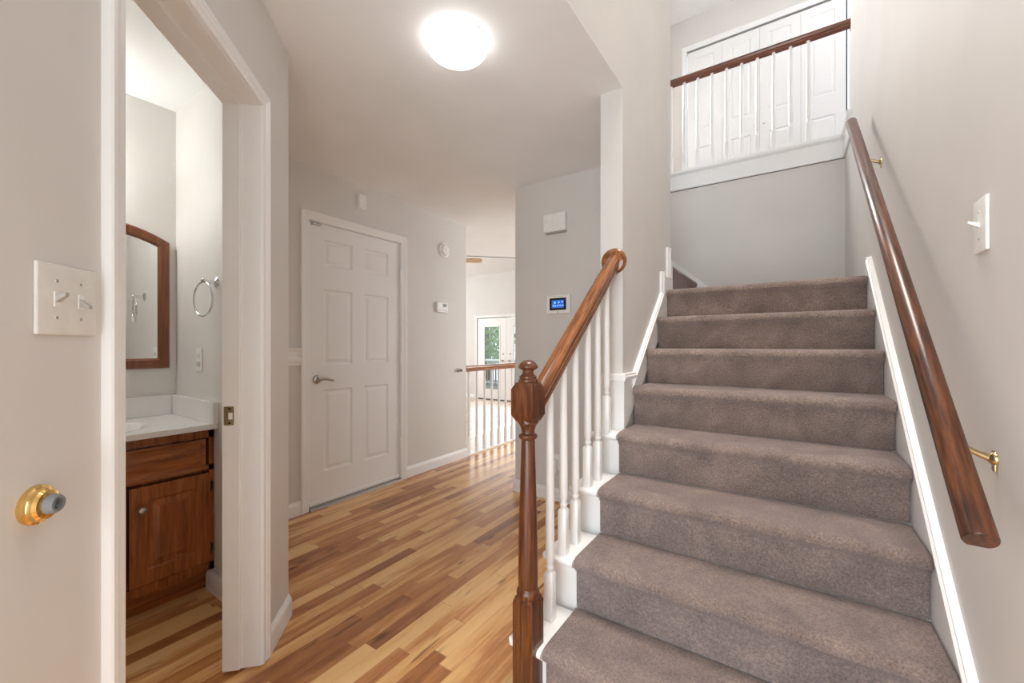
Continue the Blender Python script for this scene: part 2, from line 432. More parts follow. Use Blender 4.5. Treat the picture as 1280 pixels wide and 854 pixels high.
struct('ceiling_living', MB().prism([(2.9, vz(2.9)), (8.2, vz(8.2)), (8.2, vz(8.2) + 0.05), (2.9, vz(2.9) + 0.05)], -9, -1.5, 'x'),
       M['living_wall'], 'bright sloped ceiling of the far room behind the fan blade', 'ceiling')
struct('wall_living_soffit', MB().prism([(-1.5, 6.67), (-4.92, 3.25), (-4.92, 3.20), (-1.45, 6.67), (-1.45, 8.2), (-1.5, 8.2)], H, 5.2), M['living_wall'],
       'hidden upright above the edge of the flat ceiling by the far room', 'wall')
# angled wall with the bathroom doorway
OS0, OS1, OZ = 0.945, 1.612, 2.018
wl = MB()
wl.prism([W2(0.60, 0), W2(OS0 - 0.015, 0), W2(OS0 - 0.015, -0.115), W2(0.60, -0.115)], 0, H)
wl.prism([W2(OS1 + 0.015, 0), CORNER, (-1.833, 0.812), W2(OS1 + 0.015, -0.115)], 0, H)
wl.prism([W2(OS0 - 0.015, 0), W2(OS1 + 0.015, 0), W2(OS1 + 0.015, -0.115), W2(OS0 - 0.015, -0.115)], OZ + 0.015, H)
struct('wall_left', wl, M['wall'], 'angled greige wall around the bathroom doorway with the switch plate', 'wall')
ex, ey = W2(0.60, 0)
struct('wall_entry', MB().box((ex - 0.10, -3.3, 0), (ex, ey - 0.0, H)), M['wall'], 'greige wall beside the entry behind the viewer', 'wall')
struct('wall_bathroom_right', MB().prism([CORNER, (-2.775, 0.917), (-2.775, 0.812), (-1.833, 0.812)], 0, H), M['bath_wall'],
       'pale bathroom wall with the towel ring', 'wall')
struct('wall_bathroom_back', MB().box((-2.775, -1.3, 0), (-2.726, 0.812, H)), M['bath_wall'], 'pale bathroom wall behind the mirror', 'wall')
struct('wall_bathroom_left', MB().box((-2.726, -1.4, 0), (ex - 0.10, -1.3, H)), M['bath_wall'], 'bathroom wall hidden left of the doorway', 'wall')
# wall with the white door
D0, D1, DZ = 1.574, 2.389, 2.037
struct('wall_hall_left', MB().box((-2.89, 0.812, 0), (XD, D0 - 0.02, H)).box((-2.89, D1 + 0.02, 0), (XD, 3.256, H)).box((-2.89, D0 - 0.02, DZ + 0.02), (XD, D1 + 0.02, H)),
       M['wall'], 'greige hall wall holding the white six panel door', 'wall')
struct('wall_hall_back', MB().box((-1.806, YB, 0), (-0.78, YB + 0.11, H)), M['wall'], 'greige wall with the touch panel behind the stair railing', 'wall')
struct('wall_kitchen_right', MB().box((0.2, 4.0, -0.25), (0.3, 8.2, H)), M['living_wall'], 'wall of the assumed kitchen side hidden behind the touch panel wall', 'wall')  # side room assumed, opened up to let the hall fill through
struct('wall_stair_back', MB().box((-1.6, YB + 0.11, 0), (-1.5, 4.0, H)), M['wall'], 'hidden wall enclosing the upper flight behind the touch panel wall', 'wall')
struct('wall_living_left', MB().box((-9.1, 3.1, -0.25), (-9.0, 8.2, 5.3)), M['living_wall'], 'far left wall of the sunken room', 'wall')
struct('wall_living_front', MB().box((-9.0, 3.1, -0.25), (-2.89, 3.2, 5.3)), M['living_wall'], 'near wall of the sunken room behind the white door', 'wall')
LX0, LX1 = -6.56, -4.72       # patio door opening
struct('wall_living_back', MB().box((-9.0, 8.117, -0.25), (LX0, 8.25, 3.2)).box((LX1, 8.117, -0.25), (0.2, 8.25, 3.2)).box((LX0, 8.117, 1.845), (LX1, 8.25, 3.2)),
       M['living_wall'], 'bright wall around the glazed patio doors', 'wall')
# stairwell
struct('wall_stair_left', MB().prism([(1.945, 0), (2.911, 0), (2.911, UH), (-3.2, UH), (-3.2, H + 0.005), (1.945, H + 0.005)], -0.78, XL, 'x'), M['wall'],
       'grey wall rising on the left of the stairs above the hall ceiling', 'wall')
struct('wall_right', MB().box((XR, -3.3, 0), (XR + 0.12, 3.58, UH)).box((XR, 3.58, 0), (XR + 0.12, YL + 0.1, UZ - 0.001)).box((0.40, 3.58, UZ), (XR + 0.12, 4.0, UH)), M['wall'],
       'greige stairwell wall carrying the dark handrail and a switch', 'wall')
struct('wall_landing', MB().box((-1.5, YL, 0), (XR, YL + 0.09, UZ - 0.161)), M['wall'], 'shaded greige wall behind the stair landing under the balcony', 'wall')
struct('wall_front', MB().box((ex, -1.06, 0), (-0.75, -0.96, UH)).box((0.33, -1.06, 0), (XR, -0.96, UH)).box((-0.75, -1.06, 2.1), (0.33, -0.96, 3.5)).box((-0.75, -1.06, 4.9), (0.33, -0.96, UH)), M['wall'],
       'entry wall with assumed openings behind the viewer', 'wall')  # openings added to let daylight in
# upper floor
struct('floor_upper', MB().box((-2.6, YL + 0.1, UZ - 0.16), (1.6, 5.5, UZ)).box((-2.6, YL, UZ - 0.159), (XR, YL + 0.1, UZ)), M['carpet'], 'carpeted floor of the upper hallway behind the balcony rail', 'floor')
struct('ceiling_upper', MB().box((-2.6, -3.3, UH), (1.6, 5.5, UH + 0.05)), M['ceiling'], 'white ceiling above the upper hallway', 'ceiling')
C0, C1, CZ = -1.030, 0.500, 4.745
struct('wall_upper_back', MB().box((-1.6, YC, UZ), (C0 - 0.02, YC + 0.1, UH)).box((C1 + 0.02, YC, UZ), (1.6, YC + 0.1, UH)).box((C0 - 0.02, YC, CZ + 0.02), (C1 + 0.02, YC + 0.1, UH)), M['wall'],
       'pale upper hallway wall around the closet doors', 'wall')
struct('wall_upper_left', MB().box((-1.36, 2.95, UZ), (-1.26, 4.18, UH)).box((-1.36, 4.82, UZ), (-1.26, YC, UH)).box((-1.36, 4.18, UZ + 2.04), (-1.26, 4.82, UH)), M['wall'], 'upper hallway wall hidden past the stairwell corner', 'wall')  # doorway gap added to let the assumed upper light in
struct('wall_upper_right', MB().box((1.5, 4.0, UZ), (1.6, 5.36, UH)), M['wall'], 'upper hallway wall hidden at the right end', 'wall')

# ------------------------------------------------------------------ baseboards
b = MB(); base_run(b, W2(0.62, 0), W2(OS0 - 0.051, 0), NS)
tag(b.build('baseboard_entry', M['trim'], kind='structure'), 'white baseboard under the double switch plate left of the bathroom doorway', 'baseboard')
b = MB(); base_run(b, W2(OS1 + 0.051, 0), CORNER, NS, 0, math.tan(math.radians(22.5))); base_run(b, CORNER, (-2.70, 0.917), (0, 1), math.tan(math.radians(22.5)), 0)
tag(b.build('baseboard_left', M['trim'], kind='structure'), 'white baseboard turning the corner right of the bathroom doorway', 'baseboard')
b = MB(); base_run(b, (XD, 0.93), (XD, D0 - 0.058), (1, 0))
tag(b.build('baseboard_hall_left', M['trim'], kind='structure'), 'short white baseboard left of the white six panel door', 'baseboard')
b = MB(); base_run(b, (XD, D1 + 0.058), (XD, 3.256), (1, 0), 0, 1); base_run(b, (XD, 3.256), (-2.89, 3.256), (0, 1), 1, 0)
tag(b.build('baseboard_hall_right', M['trim'], kind='structure'), 'white baseboard right of the white six panel door', 'baseboard')
b = MB(); base_run(b, (-1.806, YB), (-0.78, YB), (0, -1), 1, 0)
tag(b.build('baseboard_hall_back', M['trim'], kind='structure'), 'white baseboard under the touch panel behind the newel post', 'baseboard')
b = MB(); base_run(b, (-1.84, 0.812), (-2.30, 0.812), (0, -1), 0, 0)
tag(b.build('baseboard_bathroom', M['trim'], kind='structure'), 'white baseboard beside the bathroom vanity', 'baseboard')
b = MB(); base_run(b, (-9.0, 8.117), (LX0 - 0.06, 8.117), (0, -1))
for v in b.bm.verts: v.co.z -= 0.19
tag(b.build('baseboard_living', M['trim'], kind='structure'), 'white baseboard left of the glazed patio doors', 'baseboard')
# chair rail left of the white door
cr = MB(); prof = [(0, 1.018), (0.010, 1.022), (0.010, 1.036), (0.016, 1.046), (0.016, 1.068), (0.010, 1.078), (0.012, 1.118), (0.022, 1.128), (0.022, 1.140), (0, 1.140)]
cr.loft([[(XD + t, y, z) for t, z in prof] for y in (0.92, D0 - 0.0585)])
tag(cr.build('trim_1', M['trim'], kind='structure'), 'short white chair rail between the wall corner and the white door', 'trim')

# ------------------------------------------------------------------ bathroom doorway casing
root = thing('trim_2', W((OS0 + OS1) / 2, 0, 0), 'white moulded casing and jambs of the open bathroom doorway', 'door frame', kind='structure')
m = MB(lambda s, o, z: W(s, o, z))
rect_casing(m, lambda u, o, z: (u, o, z), OS0 + 0.0, OS1 - 0.0, 0.012, OZ, [(q + 0.004, t) for q, t in casing_prof(0.046, 0.019)])
m.build('casing', M['trim'], root)
m = MB(lambda s, o, z: W(s, o, z))
m.box((OS1, 0.001, 0.012), (OS1 + 0.0145, -0.118, OZ + 0.0145)); m.box((OS0 - 0.0145, 0.001, 0.012), (OS0, -0.118, OZ + 0.0145)); m.box((OS0, 0.001, OZ), (OS1, -0.118, OZ + 0.0145))
m.build('jamb', M['trim'], root)
m = MB(lambda s, o, z: W(s, o, z))
st0, st1 = -0.062, -0.118
m.box((OS1 - 0.010, st0, 0.012), (OS1, st1, OZ), 0.002); m.box((OS0, st0, 0.012), (OS0 + 0.010, st1, OZ), 0.002); m.box((OS0 + 0.010, st0, OZ - 0.010), (OS1 - 0.010, st1, OZ), 0.002)
m.build('door_stop', M['trim'], root)
m = MB(lambda s, o, z: W(s, o, z)); q = OS1 - 0.0105
m.box((q - 0.0015, -0.080, 0.878), (q, -0.112, 0.944), 0.0006)
sp = m.build('strike_plate', M['dull_brass'], root); sp['label'] = 'antique brass strike plate'
m = MB(lambda s, o, z: W(s, o, z)); m.box((q - 0.0022, -0.084, 0.899), (q - 0.0012, -0.097, 0.922))
m.build('latch_hole', M['plastic'], sp)
for zz in (0.886, 0.936):
    m = MB(); m.lathe(W(q - 0.0010, -0.094, zz), [(0.0036, 0), (0.0030, 0.0018)], (NS.y * 0 + DS.x * -1, -DS.y, 0), 12); m.build('screw', M['dark_metal'], sp)

# ------------------------------------------------------------------ white six panel door
root = thing('door_1', (XD, (D0 + D1) / 2, 0), 'closed white six panel door with a nickel lever handle', 'door', kind='structure')
put = lambda u, o, z: (XD - 0.012 + o, u, z)
dm = MB()
dz0, dz1 = 0.022, DZ - 0.004
dl, dr = D0 + 0.004, D1 - 0.004
pl = [(dl + 0.115, dl + 0.350), (dr - 0.350, dr - 0.115)]
panels = [(a, c, z0, z1) for a, c in pl for z0, z1 in ((0.245, 0.835), (1.015, 1.565), (1.735, 1.925))]
panel_slab(dm, put, dl, dr, dz0, dz1, 0.035, panels, 0.04, 0.010)
slab = dm.build('door_leaf', M['door'], root)
m = MB(); rect_casing(m, lambda u, o, z: (XD + o, u, z), D0, D1, 0.0, DZ, [(a + 0.004, t) for a, t in casing_prof(0.057, 0.017)])
m.build('casing', M['trim'], root)
m = MB()
m.box((XD + 0.001, D0 - 0.019, 0), (XD - 0.113, D0, DZ + 0.019)); m.box((XD + 0.001, D1, 0), (XD - 0.113, D1 + 0.019, DZ + 0.019)); m.box((XD + 0.001, D0, DZ), (XD - 0.113, D1, DZ + 0.019))
m.build('jamb', M['trim'], root)
m = MB(); m.prism([(XD + 0.030, 0.0), (XD + 0.022, 0.010), (XD - 0.006, 0.019), (XD - 0.11, 0.019), (XD - 0.11, 0.0)], D0 + 0.001, D1 - 0.001, 'y')
m.build('threshold', M['sill'], root)['label'] = 'grey metal threshold'
m = MB(); m.box((XD - 0.0122, D0 + 0.006, 0.0215), (XD - 0.004, D1 - 0.006, 0.046), 0.002); m.build('door_sweep', M['trim'], root)
m = MB(); hc = (XD - 0.012, 1.640, 0.915)
m.lathe(hc, [(0.031, 0), (0.031, 0.006), (0.026, 0.012), (0.014, 0.016), (0.011, 0.04), (0.011, 0.05)], (1, 0, 0), 28)
lv = m.build('lever_handle', M['nickel'], root, 40); lv['label'] = 'satin nickel lever handle'
m = MB(); pts = [(hc[0] + 0.047, hc[1] + d, hc[2] + dz) for d, dz in ((-0.012, 0), (0.0, 0.002), (0.02, 0.006), (0.045, 0.004), (0.07, -0.004), (0.09, -0.010), (0.105, -0.010))]
m.tube(pts, [0.009, 0.011, 0.0105, 0.009, 0.0085, 0.008, 0.006]); m.build('lever', M['nickel'], lv, 60)
for zz in (1.755, 1.04, 0.311):
    m = MB(); m.lathe((XD + 0.004, D1 - 0.001, zz - 0.045), [(0.004, -0.006), (0.007, -0.002), (0.007, 0.092), (0.004, 0.097)], (0, 0, 1), 14)
    m.build('hinge', M['plastic'], root, 40)
m = MB(); m.box((XD - 0.011, D0 + 0.02, DZ - 0.028), (XD - 0.006, D0 + 0.035, DZ - 0.010), 0.001)
m.tube([(XD + 0.0, D0 + 0.01, DZ - 0.014), (XD + 0.012, D0 + 0.03, DZ - 0.014), (XD + 0.012, D0 + 0.075, DZ - 0.016), (XD + 0.012, D0 + 0.085, DZ - 0.022), (XD + 0.012, D0 + 0.075, DZ - 0.028), (XD, D0 + 0.028, DZ - 0.024)], 0.0028, 8)
m.build('door_latch', M['nickel'], root, 50)

# ------------------------------------------------------------------ patio doors
root = thing('door_2', ((LX0 + LX1) / 2, 8.117, -0.19), 'pair of white glazed patio doors in the far sunlit room', 'door', kind='structure')
m = MB(); rect_casing(m, lambda u, o, z: (u, 8.117 - o, z), LX0, LX1, -0.19, 1.845, [(a, t) for a, t in casing_prof(0.06, 0.017)])
m.build('casing', M['trim'], root)
for (a, c, hx) in ((LX0 + 0.02, -5.665, -5.765), (-5.655, LX1 - 0.02, -5.555)):
    y0, y1 = 8.13, 8.17
    g0, g1 = a + 0.20, c - 0.185
    m = MB(); m.box((a, y0, -0.175), (g0, y1, 1.825), 0.003); m.box((g1, y0, -0.175), (c, y1, 1.825), 0.003)
    m.box((g0, y0, 1.63), (g1, y1, 1.825)); m.box((g0, y0, -0.175), (g1, y1, 0.05))
    m.box((g0 - 0.012, y0 - 0.008, 0.04), (g0 + 0.02, y0 + 0.01, 1.64), 0.003); m.box((g1 - 0.02, y0 - 0.008, 0.04), (g1 + 0.012, y0 + 0.01, 1.64), 0.003)
    m.box((g0, y0 - 0.008, 1.61), (g1, y0 + 0.01, 1.64), 0.003); m.box((g0, y0 - 0.008, 0.04), (g1, y0 + 0.01, 0.07), 0.003)
    leaf = m.build('door_leaf', M['trim'], root)
    m = MB(); m.box((g0, y0 + 0.016, 0.05), (g1, y0 + 0.022, 1.63)); m.build('glass_pane', M['glass'], leaf)
    m = MB(); m.lathe((hx, y0, 0.78), [(0.028, 0), (0.026, 0.01), (0.011, 0.02), (0.011, 0.04), (0.027, 0.05), (0.027, 0.065), (0.015, 0.075)], (0, -1, 0), 18)
    m.lathe((hx, y0, 0.95), [(0.026, 0), (0.024, 0.012), (0.012, 0.016)], (0, -1, 0), 18); m.build('door_knob', M['nickel'], leaf, 40)
m = MB(); m.box((LX0 + 0.005, 8.10, -0.19), (LX1 - 0.005, 8.22, -0.176)); m.build('threshold', M['dark_metal'], root)

# ------------------------------------------------------------------ staircase
stairs = thing('staircase', (-0.2, 1.2, 0), 'straight staircase with white tread ends and taupe carpet rising to a landing', 'stairs')
CX0, CX1 = -0.655, 0.334
def carpet_rings(path, x0, x1, th=0.011):
    """path: outer carpet surface in (y,z); returns closed rings along x with softened edges"""
    n = len(path); nr = []
    for i in range(n):
        d = Vector(path[min(i + 1, n - 1)]) - Vector(path[max(i - 1, 0)]); d.normalize()
        nr.append(Vector((-d.y, d.x)))
    rings = []
    for x, ins in ((x0, 0.007), (x0 + 0.0015, 0.004), (x0 + 0.005, 0.0012), (x0 + 0.011, 0), (x1 - 0.011, 0), (x1 - 0.005, 0.0012), (x1 - 0.0015, 0.004), (x1, 0.007)):
        out = [Vector(p) - q * ins for p, q in zip(path, nr)]
        inn = [Vector(p) - q * th for p, q in zip(path, nr)]
        rings.append([(x, *p) for p in out] + [(x, *p) for p in reversed(inn)])
    return rings
for k in range(1, 9):
    z = RISE * k; y = NOSE(k); yn = NOSE(k + 1) + 0.024 if k < 8 else YL - 0.002
    xl = -0.755 if k <= 4 else XL + 0.0135
    m = MB()
    wood_z = z - 0.013
    if k == 8: yn -= 0.013
    # riser and body
    zb = 0.0 if k == 1 else z - RISE - 0.035
    if k == 4:
        m.box((xl, y + 0.037, zb), (CX1 + 0.001, 1.9295, wood_z - 0.028)); m.box((XL + 0.0125, 1.9295, zb), (CX1 + 0.001, yn + 0.012, wood_z - 0.028))
    else:
        m.box((xl, y + 0.037, zb), (CX1 + 0.001, yn + 0.012, wood_z - 0.028))
    if k <= 4:   # white tread board with a rounded nose and a return past the stringer
        r = 0.014; zc = wood_z - r + 0.002
        nose = [(y - 0.006 + r - r * math.sin(a), zc + r * math.cos(a)) for a in [PI * i / 8 for i in range(9)]]
        prof = [(yn - 0.012, zc + r)] + nose + [(yn - 0.012, zc - r)]
        m.prism([(min(a, 1.9295), c) for a, c in prof] if k == 4 else prof, xl - 0.018, CX0 - 0.001, 'x')
        m.prism([(yy + 0.014 if yy < yn - 0.02 else yy, zz - 0.002) for yy, zz in prof], CX0 - 0.001, CX1, 'x')
        m.lathe((xl - 0.018, y + 0.010, zc), [(r, 0), (r, (1.9295 if k == 4 else yn) - y - 0.024)], (0, 1, 0), 12)
        m.prism([(y + 0.025, wood_z - 0.030), (y + 0.025, wood_z - 0.046), (y + 0.037, wood_z - 0.046), (y + 0.037, wood_z - 0.030)], xl, CX0 - 0.002, 'x')
    else:
        m.box((xl, y + 0.016, wood_z - 0.030), (CX1, yn + 0.012, wood_z - 0.002))
    step = m.build('step', M['trim'], stairs, 40)
    # carpet
    R = 0.028
    yr = y + 0.027
    path = [(yr, z - RISE + 0.001), (yr, z - RISE * 0.6), (yr - 0.001, z - 0.062), (yr - 0.005, z - 0.050)]
    for i in range(9):
        a = -0.35 + (PI / 2 + 0.35) * i / 8
        path.append((y + R - R * math.cos(a), z - R + R * math.sin(a)))
    if k == 8: yn += 0.012
    path += [(y + 0.06, z + 0.001), (y + 0.12, z), (yn - 0.02, z), (yn, z)]
    m = MB(); m.loft(carpet_rings(path, CX0, CX1))
    m.build('carpet', M['carpet'], step, 50)['label'] = 'taupe cut pile carpet'
# next flight turning left off the landing
upper = thing('staircase', (-0.9, 3.4, 1.52), 'carpeted upper flight turning left off the landing behind the wall end', 'stairs')
for k in (1, 2, 3):
    z = 1.52 + 0.198 * k; x = -0.665 - RUN * (k - 1)
    m = MB(); m.box((x - RUN - 0.01, 2.93, z - 0.198), (x - 0.022, YL - 0.016, z - 0.014)); st = m.build('step', M['trim'], upper)
    m = MB(); R = 0.028
    path = [(-(x - 0.006), z - 0.197), (-(x - 0.006), z - 0.05)] + [(-x + R - R * math.cos(a), z - R + R * math.sin(a)) for a in [-0.35 + (PI / 2 + 0.35) * i / 8 for i in range(9)]] + [(-x + 0.1, z), (-x + RUN + 0.02, z)]
    m.xf = lambda xx, yy, zz: (-yy, xx, zz)
    m.loft(carpet_rings(path, 2.925, YL - 0.014)); m.build('carpet', M['carpet'], st, 50)
# closed white face under the open tread ends
m = MB(); poly = [(NOSE(1) + 0.03, 0)]
for k in range(1, 5):
    poly += [(NOSE(k) + 0.03, RISE * k - 0.043), (NOSE(k + 1) + 0.03 if k < 4 else 1.929, RISE * k - 0.043)]
poly += [(1.929, 0)]
m.prism(poly, -0.7555, -0.765, 'x'); m.build('stringer', M['trim'], stairs)

# skirt boards along the stairwell walls
SL = RISE / RUN
def skirt_top(y): return 0.955 + (y - 1.96) * 0.846
root = thing('trim_3', (XR, 1.5, 0), 'white sloping skirt board with moulded cap along the right stairwell wall', 'skirt board', kind='structure')
m = MB(); y0, y1 = 1.00, 2.735
tp = [(y0, 0.0), (1.13, 0.0), (1.13, 0.0), (2.83, 1.40), (2.83, 1.625), (y1, 1.60), (y1, skirt_top(y1)), (y0, skirt_top(y0))]
m.prism([(y0, 0.0), (2.86, 0.0), (2.86, 1.628), (y1, 1.595), (y1, skirt_top(y1) - 0.004), (y0, skirt_top(y0) - 0.004)], XR - 0.011, XR, 'x'); m.build('skirt', M['trim'], root)
m = MB(); cap = [(0, 0.0), (-0.013, 0.0), (-0.016, 0.010), (-0.024, 0.018), (-0.024, 0.028), (-0.018, 0.034), (-0.018, 0.044), (0, 0.048)]
m.loft([[(XR - 0.0 + dx, y, skirt_top(y) - 0.048 + dz) for dx, dz in cap] for y in (y0, y1)])
m.loft([[(XR + dx * 0.9, y1 + 0.030 - dz * 0.62, zz) for dx, dz in cap] for zz in (skirt_top(y1) - 0.01, 1.597)])
m.build('cap_moulding', M['trim'], root)
root = thing('trim_4', (XL, 2.0, 0), 'white sloping skirt board with stepped top along the left stairwell wall', 'skirt board', kind='structure')
lt = lambda y: 1.015 + (y - 2.09) * 0.86
m = MB(); m.prism([(1.945, 0.75), (2.911, 1.45), (2.911, 1.735), (2.80, 1.735), (2.80, 1.60), (2.655, 1.60), (2.655, lt(2.655)), (2.09, 1.01), (1.945, 1.01)], XL, XL + 0.012, 'x')
m.box((-0.78, 2.911, 1.40), (XL + 0.012, 2.923, 1.735)); m.build('skirt', M['trim'], root)
m = MB(); c2 = [(0, 0), (0.014, 0.0), (0.017, 0.010), (0.024, 0.018), (0.024, 0.028), (0.018, 0.034), (0.018, 0.044), (0, 0.048)]
m.loft([[(XL + dx, y, lt(y) - 0.045 + dz) for dx, dz in c2] for y in (2.06, 2.665)])
m.loft([[(XL + dx, 2.665 - 0.03 + dz, zz) for dx, dz in c2] for zz in (lt(2.665) - 0.02, 1.62)])
m.loft([[(XL + dx, 2.80 - 0.01 + dz * 1.6, zz) for dx, dz in c2] for zz in (1.60, 1.80)])
m.loft([[(XL + dx, yy, 0.985 + dz * 0.8) for dx, dz in c2] for yy in (1.925, 2.09)])
m.build('cap_moulding', M['trim'], root)
# plinth round the foot of the wall end
m = MB(); m.box((-0.782, 1.930, RISE * 4 - 0.012), (XL + 0.012, 1.945, 0.99), 0.002)
m.box((-0.795, 1.930, 0.0), (-0.782, 2.10, 0.99)); 
m.box((-0.792, 1.918, 0.985), (XL + 0.020, 1.945, 1.020), 0.005)
m.build('plinth', M['trim'], root)
# skirt on the landing wall behind the next flight
m = MB(); q = lambda x: 1.675 + (-0.60 - x) * 0.86
m.prism([(-1.25, q(-1.25) - 0.12), (-0.50, q(-0.50) - 0.16), (XR - 0.02, 1.44), (XR - 0.02, 1.572), (-0.47, 1.572), (-1.25, q(-1.25) + 0.02)], YL - 0.012, YL - 0.0005, 'y')
tag(m.build('trim_5', M['trim'], kind='structure'), 'white skirt board rising leftward on the wall behind the landing', 'skirt board')

# ------------------------------------------------------------------ stair railing
NX, NY = -0.708, 1.142
rail = thing('stair_railing', (NX, NY, 0), 'oak newel post and handrail with white balusters on the open stair side', 'railing')
def square_lathe(mb, c, prof, bev=0.10):
    """square post: (half width, z), with chamfered arrises"""
    rings = []
    for r, z in prof:
        b = r * bev
        rings.append([(c[0] + x, c[1] + y, z) for x, y in ((r, r - b), (r - b, r), (b - r, r), (-r, r - b), (-r, b - r), (b - r, -r), (r - b, -r), (r, b - r))])
    mb.loft(rings)
m = MB()
hw = 0.0375; hu = 0.0415
square_lathe(m, (NX, NY), [(hw, 0.0), (hw, 0.318), (hw * 0.985, 0.326), (0.031, 0.342)], 0.06)
TN = [(0.030, 0.338), (0.0325, 0.344), (0.0335, 0.352), (0.0325, 0.360), (0.029, 0.365), (0.0265, 0.370), (0.028, 0.376), (0.0285, 0.40), (0.0280, 0.50), (0.0255, 0.62), (0.0225, 0.74), (0.0195, 0.845),
    (0.0190, 0.851), (0.0255, 0.856), (0.0275, 0.862), (0.0255, 0.868), (0.0190, 0.872), (0.0190, 0.880), (0.0215, 0.892), (0.0265, 0.902), (0.0300, 0.906), (0.0300, 0.914), (0.0285, 0.918)]
m.lathe((NX, NY, 0), [(r * 1.14, z) for r, z in TN], n=28)
square_lathe(m, (NX, NY), [(0.030, 0.912), (hu, 0.934), (hu, 1.016), (0.030, 1.038)], 0.06)
newel = m.build('newel_post', M['oak'], rail, 35); newel['label'] = 'dark stained turned oak newel post'
FN = [(0.0245, 1.036), (0.0265, 1.041), (0.0265, 1.047), (0.0225, 1.050), (0.0235, 1.054), (0.0235, 1.058), (0.017, 1.064), (0.0145, 1.071), (0.016, 1.078), (0.0235, 1.083), (0.0265, 1.087), (0.026, 1.092), (0.0215, 1.101), (0.013, 1.109), (0.004, 1.112), (0.0005, 1.1122)]
m = MB(); m.lathe((NX, NY, 0), [(r * 1.22, z) for r, z in FN], n=28)
m.build('finial', M['oak'], newel, 35)
RS = 0.800
RYa, RZa = 1.172, 0.955       # rail centre at the newel
RZ = lambda y: RZa + (y - RYa) * RS
hp = [(a * 1.12, c * 1.08) for a, c in ((-0.019, -0.029), (0.019, -0.029), (0.021, -0.020), (0.018, -0.010), (0.024, -0.002), (0.0275, 0.008), (0.026, 0.018), (0.019, 0.026), (0.008, 0.0295), (-0.008, 0.0295), (-0.019, 0.026), (-0.026, 0.018), (-0.0275, 0.008), (-0.024, -0.002), (-0.018, -0.010), (-0.021, -0.020))]
cs = math.cos(math.atan(RS))
m = MB(); m.loft([[(NX + dx, y, RZ(y) + dz / cs) for dx, dz in hp] for y in (RYa, 1.935)])
m.build('handrail', M['oak_slope'], rail, 30)['label'] = 'orange oak sloping handrail'
m = MB(); m.lathe((NX - 0.002, 1.9448, RZ(1.935) + 0.004), [(0.063, 0.0), (0.064, 0.006), (0.061, 0.011), (0.056, 0.014), (0.054, 0.018), (0.050, 0.020)], (0, -1, 0), 36)
m.build('rosette', M['oak_slope'], rail, 30)['label'] = 'round oak rosette on the wall end'
def baluster(mb, x, y, z0, z1, bw=0.0165, block=0.175, slope=0.0):
    square_lathe(mb, (x, y), [(bw, z0), (bw, z0 + block - 0.010), (bw * 0.7, z0 + block)], 0.06)
    t = z0 + block
    mb.lathe((x, y, 0), [(bw * 0.72, t - 0.002), (bw * 0.72, t + 0.006), (bw * 0.92, t + 0.011), (bw * 0.92, t + 0.017), (bw * 0.74, t + 0.022), (bw * 0.74, t + 0.028), (bw * 0.96, t + 0.040), (bw * 1.0, t + 0.060), (bw * 0.98, t + 0.14), (bw * 0.78, z1)], n=20)
for y in (1.290, 1.397, 1.500, 1.622, 1.730, 1.838):
    k = int((y + 0.002 - NOSE(1)) / RUN) + 1
    m = MB(); baluster(m, NX, y, RISE * k - 0.012, RZ(y) - 0.018 / cs)
    m.build('baluster', M['trim'], rail, 40)

# ------------------------------------------------------------------ handrail on the right wall
wr = thing('wall_handrail', (0.28, 1.07, 0.83), 'dark oak handrail on brass brackets along the right stairwell wall', 'handrail')
WX = 0.272
wa, wb = Vector((WX, 1.029, 0.8245)), Vector((WX, 2.782, 2.331))
d = (wb - wa).normalized(); up = Vector((0, -d.z, d.y)); rr = 0.0235
ring = lambda c, s=1.0: [tuple(Vector(c) + s * (rr * math.cos(a) * Vector((1, 0, 0)) + rr * 1.04 * max(math.sin(a), -0.80) * up)) for a in [2 * PI * i / 32 for i in range(32)]]
m = MB(); m.loft([ring(wa + d * 0.0, 0.93), ring(wa + d * 0.003, 1.0), ring(wb - d * 0.003, 1.0), ring(wb, 0.93)])
m.build('rail', M['oak_dark_slope'], wr, 40)
for y in (1.235, 2.47):
    t = (y - wa.y) / d.y; c = wa + d * t
    m = MB(); bz = c.z - 0.072
    m.lathe((XR, y, bz), [(0.014, 0.0), (0.014, 0.004), (0.010, 0.008), (0.006, 0.012)], (-1, 0, 0), 20)
    m.box((XR - 0.004, y - 0.009, bz - 0.026), (XR, y + 0.009, bz + 0.016), 0.0018)
    m.tube([(XR - 0.006, y, bz), (XR - 0.025, y, bz + 0.008), (WX + 0.016, y, bz + 0.026), (WX + 0.004, y, bz + 0.042), (WX, y, c.z - 0.022)], [0.0075, 0.006, 0.006, 0.0065, 0.008], 12)
    m.build('bracket', M['dull_brass'], wr, 45)['label'] = 'brass bracket'

# ------------------------------------------------------------------ balcony
root = thing('trim_6', (-0.3, YL, UZ), 'white moulded fascia along the balcony edge above the landing', 'trim', kind='structure')
TZ0, TZ1 = 2.555, 2.725
m = MB(); fp = [(0.0, TZ0), (0.012, TZ0), (0.016, TZ0 + 0.012), (0.012, TZ0 + 0.026), (0.012, TZ1 - 0.040), (0.020, TZ1 - 0.030), (0.026, TZ1 - 0.022), (0.026, TZ1), (-0.09, TZ1), (-0.09, TZ1 - 0.012), (0.0, TZ1 - 0.012)]
m.loft([[(x, YL - t, z) for t, z in fp] for x in (-2.5, XR - 0.001)])
m.build('fascia', M['trim'], root, 30)
m = MB(); m.loft([[(XR - t, y, z) for t, z in fp if t >= 0] for y in (3.49, YL)]); m.build('return_moulding', M['trim'], root, 30)
br = thing('balcony_railing', (-0.3, YL + 0.035, TZ1), 'dark oak balcony rail with white balusters at the top of the stairwell', 'railing')
BY = YL + 0.035
